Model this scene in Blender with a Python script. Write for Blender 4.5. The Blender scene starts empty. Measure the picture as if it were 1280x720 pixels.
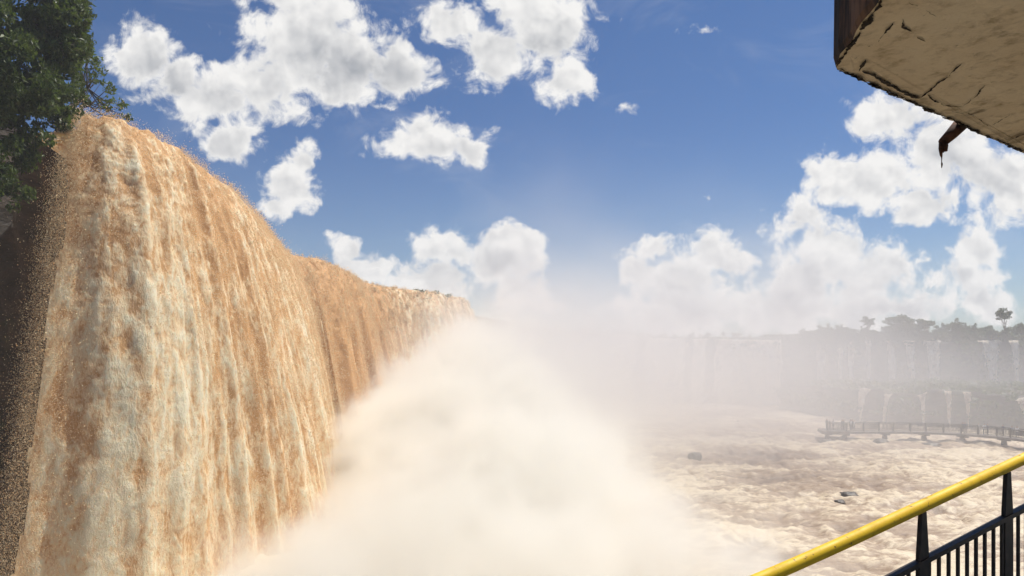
import bpy, math, random
import numpy as np
from mathutils import Vector, Matrix

random.seed(7)
rng = np.random.default_rng(7)
R = math.radians
scene = bpy.context.scene
col = scene.collection

# ------------------------------------------------------------------ layout
F, CX, HY, EYE = 900.0, 640.0, 440.0, 14.0     # focal length and horizon of the photograph, eye height over the river


def at(x, y, D):
    """world point seen at photo pixel (x, y) at distance D in front of the viewpoint"""
    return np.array([(x - CX) / F * D, D, EYE + (HY - y) / F * D])


# ------------------------------------------------------------------ noise
_P = rng.permutation(256)
_P = np.concatenate([_P, _P, _P]).astype(np.int64)
_G = rng.normal(size=(256, 3))
_G /= np.linalg.norm(_G, axis=1)[:, None]


def perlin(x, y, z):
    x, y, z = np.broadcast_arrays(np.asarray(x, float), np.asarray(y, float), np.asarray(z, float))
    xi, yi, zi = np.floor(x).astype(np.int64), np.floor(y).astype(np.int64), np.floor(z).astype(np.int64)
    xf, yf, zf = x - xi, y - yi, z - zi
    u, v, w = (t * t * t * (t * (t * 6 - 15) + 10) for t in (xf, yf, zf))

    def g(i, j, k):
        h = _P[_P[_P[(xi + i) & 255] + ((yi + j) & 255)] + ((zi + k) & 255)]
        gr = _G[h]
        return gr[..., 0] * (xf - i) + gr[..., 1] * (yf - j) + gr[..., 2] * (zf - k)
    a = g(0, 0, 0) * (1 - u) + g(1, 0, 0) * u
    b = g(0, 1, 0) * (1 - u) + g(1, 1, 0) * u
    c = g(0, 0, 1) * (1 - u) + g(1, 0, 1) * u
    d = g(0, 1, 1) * (1 - u) + g(1, 1, 1) * u
    return (a * (1 - v) + b * v) * (1 - w) + (c * (1 - v) + d * v) * w


def fbm(x, y, z=0.0, octv=4, gain=.5, ridged=False, billow=False):
    s, a, n = 0, 1.0, 0
    for o in range(octv):
        f = 2.03 ** o
        p = perlin(x * f + 17.3 * o, y * f + 5.1 * o, np.asarray(z) * f + 3.7 * o)
        if ridged:
            p = .5 - 1.6 * np.abs(p)
        elif billow:
            p = 1.6 * np.abs(p) - .35
        s = s + a * p
        n += a
        a *= gain
    return s / n


# ------------------------------------------------------------------ mesh helpers
def mesh_np(name, verts, faces, mat, parent=None, smooth=True, attrs=None, mats=None, mat_idx=None, uv=None):
    """faces: int array (n, k) with a fixed k"""
    verts = np.asarray(verts, np.float32)
    faces = np.asarray(faces, np.int32)
    me = bpy.data.meshes.new(name)
    me.vertices.add(len(verts))
    me.vertices.foreach_set('co', verts.ravel())
    k = faces.shape[1]
    me.loops.add(faces.size)
    me.loops.foreach_set('vertex_index', faces.ravel())
    me.polygons.add(len(faces))
    me.polygons.foreach_set('loop_start', np.arange(0, faces.size, k, dtype=np.int32))
    me.polygons.foreach_set('loop_total', np.full(len(faces), k, np.int32))
    for m in (mats or [mat]):
        me.materials.append(m)
    if mat_idx is not None:
        me.polygons.foreach_set('material_index', np.asarray(mat_idx, np.int32))
    me.polygons.foreach_set('use_smooth', np.full(len(faces), smooth, bool))
    for an, av in (attrs or {}).items():
        a = me.attributes.new(an, 'FLOAT', 'POINT')
        a.data.foreach_set('value', np.asarray(av, np.float32).ravel())
    if uv is not None:
        l = me.uv_layers.new(name='UVMap')
        l.data.foreach_set('uv', np.asarray(uv, np.float32)[faces.ravel()].ravel())
    me.update(calc_edges=True)
    me.validate()
    o = bpy.data.objects.new(name, me)
    col.objects.link(o)
    if parent:
        o.parent = parent
    return o


def grid_faces(nr, nc, wrap=False):
    r = np.arange(nr - 1)[:, None]
    c = np.arange(nc if wrap else nc - 1)[None, :]
    c2 = (c + 1) % nc
    return np.stack([r * nc + c, r * nc + c2, (r + 1) * nc + c2, (r + 1) * nc + c], -1).reshape(-1, 4)


class MB:
    """collects pieces of one part"""
    def __init__(self):
        self.v, self.f, self.m = [], [], []
        self.n = 0

    def add(self, v, f, mi=0):
        v = [tuple(map(float, p)) for p in v]
        self.v += v
        self.f += [tuple(int(i) + self.n for i in q) for q in f]
        self.m += [mi] * len(f)
        self.n += len(v)

    def tube(self, pts, rad, sides=10, caps=True, mi=0, squash=1.0):
        pts = [Vector(p) for p in pts]
        rad = rad if hasattr(rad, '__len__') else [rad] * len(pts)
        vs, fs = [], []
        up = Vector((0, 0, 1))
        for i, p in enumerate(pts):
            d = (pts[min(i + 1, len(pts) - 1)] - pts[max(i - 1, 0)]).normalized()
            ref = up if abs(d.z) < .9 else Vector((1, 0, 0))
            a = d.cross(ref).normalized()
            b = d.cross(a).normalized()
            for k in range(sides):
                t = 2 * math.pi * k / sides
                vs.append(p + a * math.cos(t) * rad[i] + b * math.sin(t) * rad[i] * squash)
        for i in range(len(pts) - 1):
            for k in range(sides):
                k2 = (k + 1) % sides
                fs.append((i * sides + k, (i + 1) * sides + k, (i + 1) * sides + k2, i * sides + k2))
        if caps:
            fs.append(tuple(range(sides)))
            fs.append(tuple(reversed([(len(pts) - 1) * sides + k for k in range(sides)])))
        self.add(vs, fs, mi)

    def bar(self, p, q, w, h, mi=0):
        """box from p to q, w across (horizontal), h along the vertical side"""
        p, q = Vector(p), Vector(q)
        d = (q - p).normalized()
        ref = Vector((0, 0, 1)) if abs(d.z) < .9 else Vector((RAIL_DIR[0], RAIL_DIR[1], 0))
        a = d.cross(ref).normalized() * w / 2
        b = a.cross(d).normalized() * h / 2
        vs = [p - a - b, p + a - b, p + a + b, p - a + b, q - a - b, q + a - b, q + a + b, q - a + b]
        self.add(vs, [(0, 3, 2, 1), (4, 5, 6, 7), (0, 1, 5, 4), (1, 2, 6, 5), (2, 3, 7, 6), (3, 0, 4, 7)], mi)

    def build(self, name, mats, parent=None, smooth=False, bevel=0):
        me = bpy.data.meshes.new(name)
        me.from_pydata(self.v, [], self.f)
        for m in (mats if isinstance(mats, list) else [mats]):
            me.materials.append(m)
        me.polygons.foreach_set('material_index', self.m)
        me.polygons.foreach_set('use_smooth', [smooth] * len(self.f))
        me.update()
        o = bpy.data.objects.new(name, me)
        col.objects.link(o)
        if parent:
            o.parent = parent
        if bevel:
            b = o.modifiers.new('edge', 'BEVEL')
            b.width = bevel
            b.segments = 2
        return o


def tag(o, label=None, cat=None, group=None, kind=None):
    for k, v in (('label', label), ('category', cat), ('group', group), ('kind', kind)):
        if v:
            o[k] = v
    return o


def empty(name, loc=(0, 0, 0), rz=0):
    o = bpy.data.objects.new(name, None)
    o.empty_display_size = .3
    o.location = loc
    o.rotation_euler = (0, 0, rz)
    col.objects.link(o)
    return o


def copy_tree(o, parent=None):
    c = o.copy()
    col.objects.link(c)
    if parent:
        c.parent = parent
    for ch in list(o.children):
        copy_tree(ch, c)
    return c


# ------------------------------------------------------------------ node helpers
class NT:
    def __init__(self, tree):
        self.t = tree
        tree.nodes.clear()

    def n(self, typ, **kw):
        nd = self.t.nodes.new(typ)
        for k, v in kw.items():
            setattr(nd, k, v)
        return nd

    def put(self, sock, val):
        if isinstance(val, bpy.types.NodeSocket):
            self.t.links.new(val, sock)
        elif val is not None:
            sock.default_value = val

    def math(self, op, a, b=None, c=None, clamp=False):
        nd = self.n('ShaderNodeMath', operation=op, use_clamp=clamp)
        for i, v in enumerate((a, b, c)):
            self.put(nd.inputs[i], v)
        return nd.outputs[0]

    def vmath(self, op, a, b=None, c=None, out=0):
        nd = self.n('ShaderNodeVectorMath', operation=op)
        for i, v in enumerate((a, b, c)):
            self.put(nd.inputs[i], v)
        return nd.outputs[out]

    def noise(self, vec, scale, detail=4, rough=.55, dist=0, dims='3D', lac=2.0):
        nd = self.n('ShaderNodeTexNoise', noise_dimensions=dims)
        self.put(nd.inputs['Vector'], vec)
        self.put(nd.inputs['Scale'], scale)
        nd.inputs['Detail'].default_value = detail
        nd.inputs['Roughness'].default_value = rough
        nd.inputs['Lacunarity'].default_value = lac
        nd.inputs['Distortion'].default_value = dist
        return nd.outputs[0]

    def smooth(self, v, a, b, lo=0.0, hi=1.0):
        nd = self.n('ShaderNodeMapRange', interpolation_type='SMOOTHSTEP')
        self.put(nd.inputs[0], v)
        for i, x in enumerate((a, b, lo, hi)):
            self.put(nd.inputs[i + 1], x)
        return nd.outputs[0]

    def lin(self, v, a, b, lo=0.0, hi=1.0):
        nd = self.n('ShaderNodeMapRange')
        self.put(nd.inputs[0], v)
        for i, x in enumerate((a, b, lo, hi)):
            self.put(nd.inputs[i + 1], x)
        return nd.outputs[0]

    def mix(self, f, a, b):
        nd = self.n('ShaderNodeMix', data_type='RGBA')
        self.put(nd.inputs[0], f)
        for s, v in ((nd.inputs[6], a), (nd.inputs[7], b)):
            if isinstance(v, tuple):
                v = (*v[:3], 1)
            self.put(s, v)
        return nd.outputs[2]

    def mapping(self, vec, scale=(1, 1, 1), loc=(0, 0, 0)):
        nd = self.n('ShaderNodeMapping')
        self.put(nd.inputs[0], vec)
        nd.inputs['Scale'].default_value = scale
        nd.inputs['Location'].default_value = loc
        return nd.outputs[0]

    def sep(self, vec):
        nd = self.n('ShaderNodeSeparateXYZ')
        self.put(nd.inputs[0], vec)
        return nd.outputs

    def comb(self, x, y, z):
        nd = self.n('ShaderNodeCombineXYZ')
        for i, v in enumerate((x, y, z)):
            self.put(nd.inputs[i], v)
        return nd.outputs[0]

    def attr(self, name):
        return self.n('ShaderNodeAttribute', attribute_name=name).outputs['Fac']


def surf_mat(name):
    m = bpy.data.materials.new(name)
    m.use_nodes = True
    t = NT(m.node_tree)
    out = t.n('ShaderNodeOutputMaterial')
    p = t.n('ShaderNodeBsdfPrincipled')
    t.t.links.new(p.outputs[0], out.inputs[0])
    tc = t.n('ShaderNodeTexCoord')
    return m, t, p, tc, out


def finish(t, p, base, rough=.7, spec=.3, bump=None, bstr=.3, bdist=.05):
    t.put(p.inputs['Base Color'], base if not isinstance(base, tuple) else (*base[:3], 1))
    t.put(p.inputs['Roughness'], rough)
    p.inputs['Specular IOR Level'].default_value = spec
    if bump is not None:
        b = t.n('ShaderNodeBump')
        b.inputs['Strength'].default_value = bstr
        b.inputs['Distance'].default_value = bdist
        t.put(b.inputs['Height'], bump)
        t.put(p.inputs['Normal'], b.outputs[0])


# ------------------------------------------------------------------ materials
def mat_falls(name, brown, mid, pale):
    m, t, p, tc, out = surf_mat(name)
    uv = tc.outputs['UV']                       # u along the lip in metres, v time of fall
    foam = t.attr('foam')
    n1 = t.noise(t.mapping(uv, (1.1, 8, 1)), 1.0, 6, .62, .4)
    n2 = t.noise(t.mapping(uv, (.22, .5, 1)), 1.0, 3, .5)
    n3 = t.noise(t.mapping(tc.outputs['Object'], (1, 1, .55)), 5.5, 5, .75, .2)
    f = t.math('ADD', foam, t.math('MULTIPLY', t.math('SUBTRACT', n1, .5), 1.5))
    f = t.math('ADD', f, t.math('MULTIPLY', t.math('SUBTRACT', n2, .5), 1.3))
    f = t.math('ADD', f, t.math('MULTIPLY', t.math('SUBTRACT', n3, .5), 2.0))
    n5 = t.noise(t.mapping(tc.outputs['Object'], (1, 1, .5)), 1.5, 7, .66, .5)
    f = t.math('ADD', f, t.math('MULTIPLY', t.math('SUBTRACT', n5, .5), 2.6))
    c = t.mix(t.smooth(f, -.1, .5), brown, mid)
    c = t.mix(t.smooth(f, .35, 1.05), c, pale)
    bump = t.math('ADD', t.math('MULTIPLY', n5, 1.6), t.math('MULTIPLY', n3, .8))
    finish(t, p, c, .55, .2, bump, .42, .3)
    tr = t.n('ShaderNodeBsdfTranslucent')
    t.put(tr.inputs[0], c)
    p.inputs['Subsurface Weight'].default_value = .4
    p.inputs['Subsurface Radius'].default_value = (1, .8, .55)
    p.inputs['Subsurface Scale'].default_value = .2
    mx = t.n('ShaderNodeMixShader')
    mx.inputs[0].default_value = .25
    t.t.links.new(p.outputs[0], mx.inputs[1])
    t.t.links.new(tr.outputs[0], mx.inputs[2])
    t.t.links.new(mx.outputs[0], out.inputs[0])
    return m


def mat_spray():
    m, t, p, tc, out = surf_mat('froth and drops')
    c = t.mix(t.smooth(t.attr('tint'), .1, .9), (.88, .62, .35), (.97, .86, .64))
    finish(t, p, c, .5, .2)
    tr = t.n('ShaderNodeBsdfTranslucent')
    t.put(tr.inputs[0], c)
    mx = t.n('ShaderNodeMixShader')
    mx.inputs[0].default_value = .55
    t.t.links.new(p.outputs[0], mx.inputs[1])
    t.t.links.new(tr.outputs[0], mx.inputs[2])
    t.t.links.new(mx.outputs[0], out.inputs[0])
    return m


def mat_simple(name, c1, c2, scale=1.0, detail=5, rough=.75, spec=.25, bstr=.3, bdist=.05, stretch=(1, 1, 1), lo=.35, hi=.65):
    m, t, p, tc, out = surf_mat(name)
    n = t.noise(t.mapping(tc.outputs['Object'], stretch), scale, detail, .6)
    finish(t, p, t.mix(t.smooth(n, lo, hi), c1, c2), rough, spec, n, bstr, bdist)
    return m


def mat_leaf(name, c1, c2, scale=.6):
    m, t, p, tc, out = surf_mat(name)
    a = t.attr('tint')
    n = t.noise(tc.outputs['Object'], scale, 3, .5)
    f = t.math('ADD', t.math('MULTIPLY', a, .6), t.math('MULTIPLY', n, .5))
    c = t.mix(t.smooth(f, .25, .85), c1, c2)
    finish(t, p, c, .5, .3)
    tr = t.n('ShaderNodeBsdfTranslucent')
    t.put(tr.inputs[0], t.mix(.5, c, (c2[0] * 1.6, c2[1] * 1.7, c2[2] * .8)))
    mx = t.n('ShaderNodeMixShader')
    mx.inputs[0].default_value = .3
    t.t.links.new(p.outputs[0], mx.inputs[1])
    t.t.links.new(tr.outputs[0], mx.inputs[2])
    t.t.links.new(mx.outputs[0], out.inputs[0])
    return m


def mat_river():
    m, t, p, tc, out = surf_mat('churning brown river')
    v = tc.outputs['Object']
    foam = t.attr('foam')
    n1 = t.noise(t.mapping(v, (.42, .75, .4)), 1.0, 8, .68, 1.6)
    n2 = t.noise(t.mapping(v, (.05, .08, .1)), 1.0, 3, .5, .6)
    n3 = t.noise(v, 2.6, 5, .72, .8)
    f = t.math('ADD', foam, t.math('MULTIPLY', t.math('SUBTRACT', n1, .5), 2.4))
    f = t.math('ADD', f, t.math('MULTIPLY', t.math('SUBTRACT', n2, .5), 2.6))
    f = t.math('ADD', f, t.math('MULTIPLY', t.math('SUBTRACT', n3, .5), .8))
    c = t.mix(t.smooth(f, -.2, .6), (.17, .11, .07), (.32, .225, .145))
    c = t.mix(t.smooth(f, .5, 1.2), c, (.64, .53, .37))
    finish(t, p, c, .45, .35, t.math('ADD', n1, t.math('MULTIPLY', n3, .3)), .55, .3)
    return m


def mat_cliff(name, rock1, rock2, green, gl=.48):
    m, t, p, tc, out = surf_mat(name)
    v = tc.outputs['Object']
    n1 = t.noise(t.mapping(v, (.5, .5, 1.3)), .6, 7, .65, .5)
    n2 = t.noise(v, .22, 5, .6)
    c = t.mix(t.smooth(n1, .35, .68), rock1, rock2)
    c = t.mix(t.smooth(n2, gl, gl + .08), c, green)
    finish(t, p, c, .7, .35, n1, .8, .6)
    return m


M = {}
M['falls'] = mat_falls('silty falling water', (.72, .42, .19), (.94, .71, .43), (.985, .87, .63))
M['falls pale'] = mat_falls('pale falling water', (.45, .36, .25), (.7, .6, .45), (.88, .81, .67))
M['river'] = mat_river()
M['spray'] = mat_spray()
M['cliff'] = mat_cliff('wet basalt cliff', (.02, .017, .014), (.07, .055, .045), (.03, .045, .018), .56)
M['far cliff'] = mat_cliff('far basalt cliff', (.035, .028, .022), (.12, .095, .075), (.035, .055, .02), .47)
M['leaf'] = mat_leaf('dark jungle leaf', (.035, .058, .014), (.1, .135, .035))
M['leaf light'] = mat_leaf('light jungle leaf', (.04, .075, .018), (.13, .18, .045))
M['leaf far'] = mat_leaf('forest leaf', (.03, .05, .016), (.08, .11, .035), .3)
M['bark'] = mat_simple('bark', (.06, .045, .03), (.17, .13, .09), 3, stretch=(1, 1, .25), bstr=.6)
M['rock'] = mat_simple('wet river rock', (.03, .022, .015), (.09, .068, .048), 1.2, bstr=.8, bdist=.2, rough=.5, spec=.4)


def mat_slab():
    m, t, p, tc, out = surf_mat('stained concrete soffit')
    v = tc.outputs['Object']
    n1 = t.noise(v, 1.1, 6, .62, .3)
    n2 = t.noise(v, 9.0, 6, .7)
    n3 = t.noise(t.mapping(v, (1, 1, 1), (5, 2, 1)), 2.6, 7, .72, .6)
    n4 = t.noise(v, 38.0, 4, .7)
    c = t.mix(t.smooth(n1, .35, .68), (.7, .56, .36), (.78, .66, .45))
    c = t.mix(t.smooth(n2, .48, .75), c, (.4, .3, .17))
    c = t.mix(t.smooth(n3, .56, .72), c, (.27, .21, .125))
    c = t.mix(t.smooth(n4, .66, .74), c, (.12, .095, .06))
    finish(t, p, c, .9, .15, t.math('ADD', n2, t.math('MULTIPLY', n4, .5)), .5, .02)
    return m


def mat_slab_side():
    m, t, p, tc, out = surf_mat('weathered fascia')
    v = tc.outputs['Object']
    n1 = t.noise(t.mapping(v, (6, 6, .8)), 1.0, 5, .6, .4)
    n2 = t.noise(v, 14, 5, .7)
    c = t.mix(t.smooth(n1, .42, .6), (.025, .02, .016), (.21, .11, .055))
    c = t.mix(t.smooth(n2, .55, .7), c, (.04, .03, .022))
    finish(t, p, c, .85, .2, n2, .5, .02)
    return m


M['slab'] = mat_slab()
M['slab side'] = mat_slab_side()
M['crack'] = mat_simple('black mould crack', (.012, .01, .008), (.06, .045, .03), 30, rough=.95, spec=.1)
M['rust'] = mat_simple('rusty steel', (.05, .022, .014), (.17, .075, .04), 18, rough=.85, bstr=.5, bdist=.005)


def mat_yellow():
    m, t, p, tc, out = surf_mat('yellow enamel paint')
    v = tc.outputs['Object']
    n1 = t.noise(v, 7, 5, .65)
    n2 = t.noise(v, 26, 5, .7)
    c = t.mix(t.smooth(n1, .4, .7), (.78, .52, .02), (.7, .44, .018))
    c = t.mix(t.smooth(n2, .61, .66), c, (.22, .11, .03))
    finish(t, p, c, t.lin(n1, .3, .7, .5, .68), .3, n2, .15, .004)
    return m


M['yellow'] = mat_yellow()
M['dark paint'] = mat_simple('dark brown paint', (.014, .011, .011), (.038, .026, .022), 14, rough=.5, spec=.4, bstr=.2, bdist=.004)
M['floor'] = mat_simple('platform concrete', (.42, .38, .31), (.52, .47, .39), 2.5, rough=.9)
M['bridge'] = mat_simple('weathered bridge concrete', (.13, .11, .095), (.2, .17, .15), 1.5, rough=.85)
M['bridge rail'] = mat_simple('dark bridge railing', (.05, .045, .042), (.09, .08, .07), 3, rough=.6)


def mat_person(name, shirt, trouser):
    m, t, p, tc, out = surf_mat(name)
    z = t.sep(tc.outputs['Object'])[2]
    n = t.math('MULTIPLY', t.math('SUBTRACT', t.noise(tc.outputs['Object'], 9, 3), .5), .06)
    z = t.math('ADD', z, n)
    c = t.mix(t.math('GREATER_THAN', z, .86), trouser, shirt)
    c = t.mix(t.math('GREATER_THAN', z, 1.44), c, (.42, .27, .19))
    c = t.mix(t.math('GREATER_THAN', z, 1.64), c, (.03, .022, .018))
    finish(t, p, c, .8, .2)
    return m


M['people'] = [mat_person('clothes pale', (.75, .74, .72), (.06, .07, .1)), mat_person('clothes dark', (.06, .07, .11), (.04, .04, .045)),
               mat_person('clothes grey', (.3, .32, .36), (.12, .1, .08))]

# ------------------------------------------------------------------ camera, sun, render settings
cam = bpy.data.cameras.new('camera')
camo = bpy.data.objects.new('camera', cam)
col.objects.link(camo)
camo.location = (0, 0, EYE)
camo.rotation_euler = (R(90), 0, 0)
cam.sensor_width = 36
cam.lens = F / 1280 * 36
cam.shift_y = (HY - 360) / 1280
cam.clip_start = .05
cam.clip_end = 5000
scene.camera = camo

SUN_EL, SUN_AZ = 60.0, 56.0         # azimuth clockwise from +Y: high, ahead and to the right
sd = Vector((math.sin(R(SUN_AZ)) * math.cos(R(SUN_EL)), math.cos(R(SUN_AZ)) * math.cos(R(SUN_EL)), math.sin(R(SUN_EL))))
sun = bpy.data.lights.new('sun', 'SUN')
sun.energy = 5.0
sun.angle = R(.53)
sun.color = (1, .95, .87)
suno = bpy.data.objects.new('sun', sun)
suno.rotation_euler = sd.to_track_quat('Z', 'Y').to_euler()
suno.location = (40, -40, 80)
col.objects.link(suno)

vs = scene.view_settings
vs.view_transform = 'Standard'
vs.look = 'None'
vs.gamma = 1
vs.exposure = 0.3
vs.use_curve_mapping = False
cy = scene.cycles
cy.use_denoising = True
cy.max_bounces = 12
cy.diffuse_bounces = 3
cy.glossy_bounces = 2
cy.transmission_bounces = 2
cy.transparent_max_bounces = 12
cy.volume_bounces = 5
cy.volume_step_rate = 1.0
cy.volume_max_steps = 160
cy.sample_clamp_indirect = 8
cy.use_adaptive_sampling = True
cy.adaptive_threshold = .02


# ------------------------------------------------------------------ sky with clouds
def uvp(x, y):
    return ((x - CX) / F, (HY - y) / F)


# cumulus masses: sky position and half sizes in photo pixels
CLOUDS = [
    (175, 68, 52, 42), (215, 105, 55, 30), (262, 128, 62, 38), (290, 172, 48, 30), (330, 105, 62, 60), (390, 50, 95, 75), (440, 95, 80, 48),
    (490, 85, 52, 40), (365, -5, 60, 40),
    (560, 30, 48, 28), (620, 65, 55, 40), (685, 40, 68, 62), (705, 100, 45, 36), (665, 0, 60, 40),
    (545, 185, 78, 28), (530, 160, 36, 32), (590, 195, 36, 26),
    (367, 232, 44, 32), (378, 205, 26, 28), (352, 258, 34, 20),
    (430, 312, 34, 26), (470, 340, 55, 22), (440, 335, 40, 22),
    (560, 310, 50, 34), (620, 325, 60, 40), (640, 300, 44, 24), (540, 360, 70, 40), (660, 365, 50, 32), 
    (825, 312, 26, 24), (800, 345, 44, 34), (860, 355, 60, 42), (905, 320, 48, 34), (850, 395, 90, 34),
    (1010, 270, 46, 32), (1035, 320, 60, 52), (1000, 355, 60, 46), (1075, 350, 60, 45), (1120, 325, 36, 34), (970, 385, 100, 34), (1100, 385, 110, 30),
    (1225, 308, 38, 38), (1210, 355, 56, 28), (1240, 385, 60, 20),
    (1080, 225, 80, 40), (1150, 255, 50, 28), (1110, 155, 70, 44), (1180, 190, 85, 60), (1250, 225, 80, 55), (1040, 205, 34, 26),
    (875, 243, 26, 26, .55), (778, 135, 34, 24, .6), (483, 137, 26, 18, .55), (880, 30, 60, 20, .75),
]
GREY = [(430, 85, 110, 60, .8), (190, 95, 75, 50, .7), (660, 60, 65, 45, .45), (290, 150, 60, 50, .4), (600, 350, 70, 45, .7), (850, 385, 80, 40, .75), (990, 375, 90, 40, .7),
        (1200, 225, 80, 45, .5), (1120, 395, 120, 40, .65), (545, 200, 50, 14, .3), (355, 150, 40, 30, .4)]

world = bpy.data.worlds.new('World')
scene.world = world
world.use_nodes = True
w = NT(world.node_tree)
wo = w.n('ShaderNodeOutputWorld')
bg = w.n('ShaderNodeBackground')
bg.inputs['Strength'].default_value = 0.055
w.t.links.new(bg.outputs[0], wo.inputs[0])
sky = w.n('ShaderNodeTexSky', sky_type='NISHITA', sun_disc=False)
sky.sun_elevation = R(SUN_EL)
sky.sun_rotation = R(SUN_AZ)
sky.altitude = 200
sky.air_density = 1.0
sky.dust_density = .6
sky.ozone_density = 2.5
tc = w.n('ShaderNodeTexCoord')
d = tc.outputs['Generated']
dx, dy, dz = w.sep(d)
dyc = w.math('MAXIMUM', dy, .05)
uu = w.math('DIVIDE', dx, dyc)
vv = w.math('DIVIDE', dz, dyc)
uv0 = w.comb(uu, vv, 0.0)


def n2(vec, sc, det, rough=.6, dist=0.0):
    return w.noise(vec, sc, det, rough, dist, dims='2D')


# warp the blob outlines so that the masses get billows
warp = w.n('ShaderNodeTexNoise', noise_dimensions='2D')
warp.inputs['Scale'].default_value = 11
warp.inputs['Detail'].default_value = 4
warp.inputs['Roughness'].default_value = .6
w.t.links.new(uv0, warp.inputs['Vector'])
wv = w.vmath('SUBTRACT', warp.outputs['Color'], (.5, .5, .5))


def masses(base):
    """distance to the cloud masses: below 1 inside"""
    mask = None
    for (x, y, rx, ry, *thin) in CLOUDS:
        u, v = uvp(x, y)
        ru, rv = rx * .98 / F, ry * .98 / F
        l = w.vmath('LENGTH', w.vmath('MULTIPLY_ADD', base, (1 / ru, 1 / rv, 0), (-u / ru, -v / rv, 0)), out=1)
        if thin:
            l = w.math('ADD', l, thin[0])
        if mask is None:
            mask = l
        else:
            nd = w.n('ShaderNodeMath', operation='SMOOTH_MIN')
            w.put(nd.inputs[0], mask)
            w.put(nd.inputs[1], l)
            nd.inputs[2].default_value = .3
            mask = nd.outputs[0]
    return mask


def puffs(base, sc, det):
    nd = w.n('ShaderNodeTexVoronoi', voronoi_dimensions='2D', feature='F1')
    w.put(nd.inputs['Vector'], base)
    nd.inputs['Scale'].default_value = sc
    nd.inputs['Detail'].default_value = det
    nd.inputs['Roughness'].default_value = .55
    nd.inputs['Lacunarity'].default_value = 2.1
    return nd.outputs['Distance']


uvw = w.vmath('MULTIPLY_ADD', wv, (.085, .065, 0), uv0)
uvs = w.vmath('MULTIPLY_ADD', wv, (.022, .022, 0), uv0)
body = w.math('SUBTRACT', 1.0, masses(uvw))            # >0 inside a mass
pa_ = puffs(uvs, 17, 2)
pb_ = puffs(w.vmath('ADD', uvs, (.007, .015, 0)), 17, 2)
nf = n2(uv0, 26, 6, .68, .3)
grey = None
for (x, y, rx, ry, a) in GREY:
    u, v = uvp(x, y)
    q = w.vmath('MULTIPLY_ADD', uvw, (F / rx, F / ry, 0), (-u * F / rx, -v * F / ry, 0))
    l = w.math('MULTIPLY', w.smooth(w.vmath('LENGTH', q, out=1), 1.3, .1), a)
    grey = l if grey is None else w.math('MAXIMUM', grey, l)
dens = w.math('MULTIPLY_ADD', w.math('SUBTRACT', .70, pa_), .9, w.math('MULTIPLY', body, 1.7))
dens = w.math('ADD', dens, w.math('MULTIPLY', w.math('SUBTRACT', nf, .5), 2.3))
alpha = w.smooth(dens, -.22, .7)
front = w.smooth(dy, .08, .2)
alpha = w.math('MULTIPLY', alpha, front)
thick = w.smooth(dens, .2, 1.1)
relief = w.math('SUBTRACT', pb_, pa_)                  # lit where the puff falls off towards the sun
shade = w.math('MULTIPLY', grey, w.smooth(w.math('ADD', body, w.math('MULTIPLY', dens, .15)), .0, .8))
shade = w.math('ADD', w.math('MULTIPLY', shade, .58), w.math('MULTIPLY', w.smooth(body, .05, .8), .22))
shade = w.math('MULTIPLY', shade, w.lin(thick, 0, 1, .35, 1))
shade = w.math('SUBTRACT', shade, w.math('MULTIPLY', relief, w.lin(thick, 0, 1, .3, .5)))
shade = w.math('SUBTRACT', shade, w.math('MULTIPLY', w.math('SUBTRACT', nf, .5), .18), clamp=True)
CLOUD = 13.6
cc = w.mix(shade, (CLOUD, CLOUD * .99, CLOUD * .97), (CLOUD * .36, CLOUD * .385, CLOUD * .43))
lowcirrus = w.math('MULTIPLY', w.smooth(n2(w.mapping(uv0, (1, 2.2, 1)), 5, 4, .6, .6), .5, .85), .14)
skyt = w.vmath('MULTIPLY', sky.outputs[0], w.mix(w.smooth(dz, .0, .32), (.95, 1.1, 1.25), (.42, .76, 1.15)))
skyc = w.mix(lowcirrus, skyt, (CLOUD * .8, CLOUD * .82, CLOUD * .86))
w.put(bg.inputs['Color'], w.mix(alpha, skyc, cc))

# ------------------------------------------------------------------ the near waterfall
LIP = [(90, 142), (120, 143), (152, 152), (185, 165), (215, 185), (240, 205), (262, 222), (280, 241), (300, 262), (322, 286), (345, 311), (365, 319),
       (385, 322), (405, 328), (425, 337), (445, 351), (470, 357), (500, 361), (530, 364), (552, 369)]
TOP = 27.3
lip = []
for (x, y) in LIP:
    D = (TOP - EYE) * F / (HY - y)
    lip.append(((x - CX) / F * D, D))
lip += [(-12.5, 178), (-13.5, 184), (-18, 190), (-26, 194)]
lip = np.array(lip)


def resample(pts, spacing):
    """pts (n,2); spacing a function of the depth -> dense points along a smoothed polyline"""
    pts = np.asarray(pts, float)
    seg = np.linalg.norm(np.diff(pts, axis=0), axis=1)
    s = np.concatenate([[0], np.cumsum(seg)])
    fine = np.linspace(0, s[-1], 6000)
    X, Y = np.interp(fine, s, pts[:, 0]), np.interp(fine, s, pts[:, 1])
    k = 241
    ker = np.hanning(k)
    ker /= ker.sum()
    X = np.convolve(np.pad(X, k // 2, mode='reflect', reflect_type='odd'), ker, 'valid')
    Y = np.convolve(np.pad(Y, k // 2, mode='reflect', reflect_type='odd'), ker, 'valid')
    out, cur = [0], 0.0
    while True:
        i = min(np.searchsorted(fine, cur), len(fine) - 1)
        cur += spacing(Y[i])
        if cur >= s[-1]:
            break
        out.append(cur)
    out = np.array(out)
    return np.stack([np.interp(out, fine, X), np.interp(out, fine, Y)], 1), out


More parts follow.
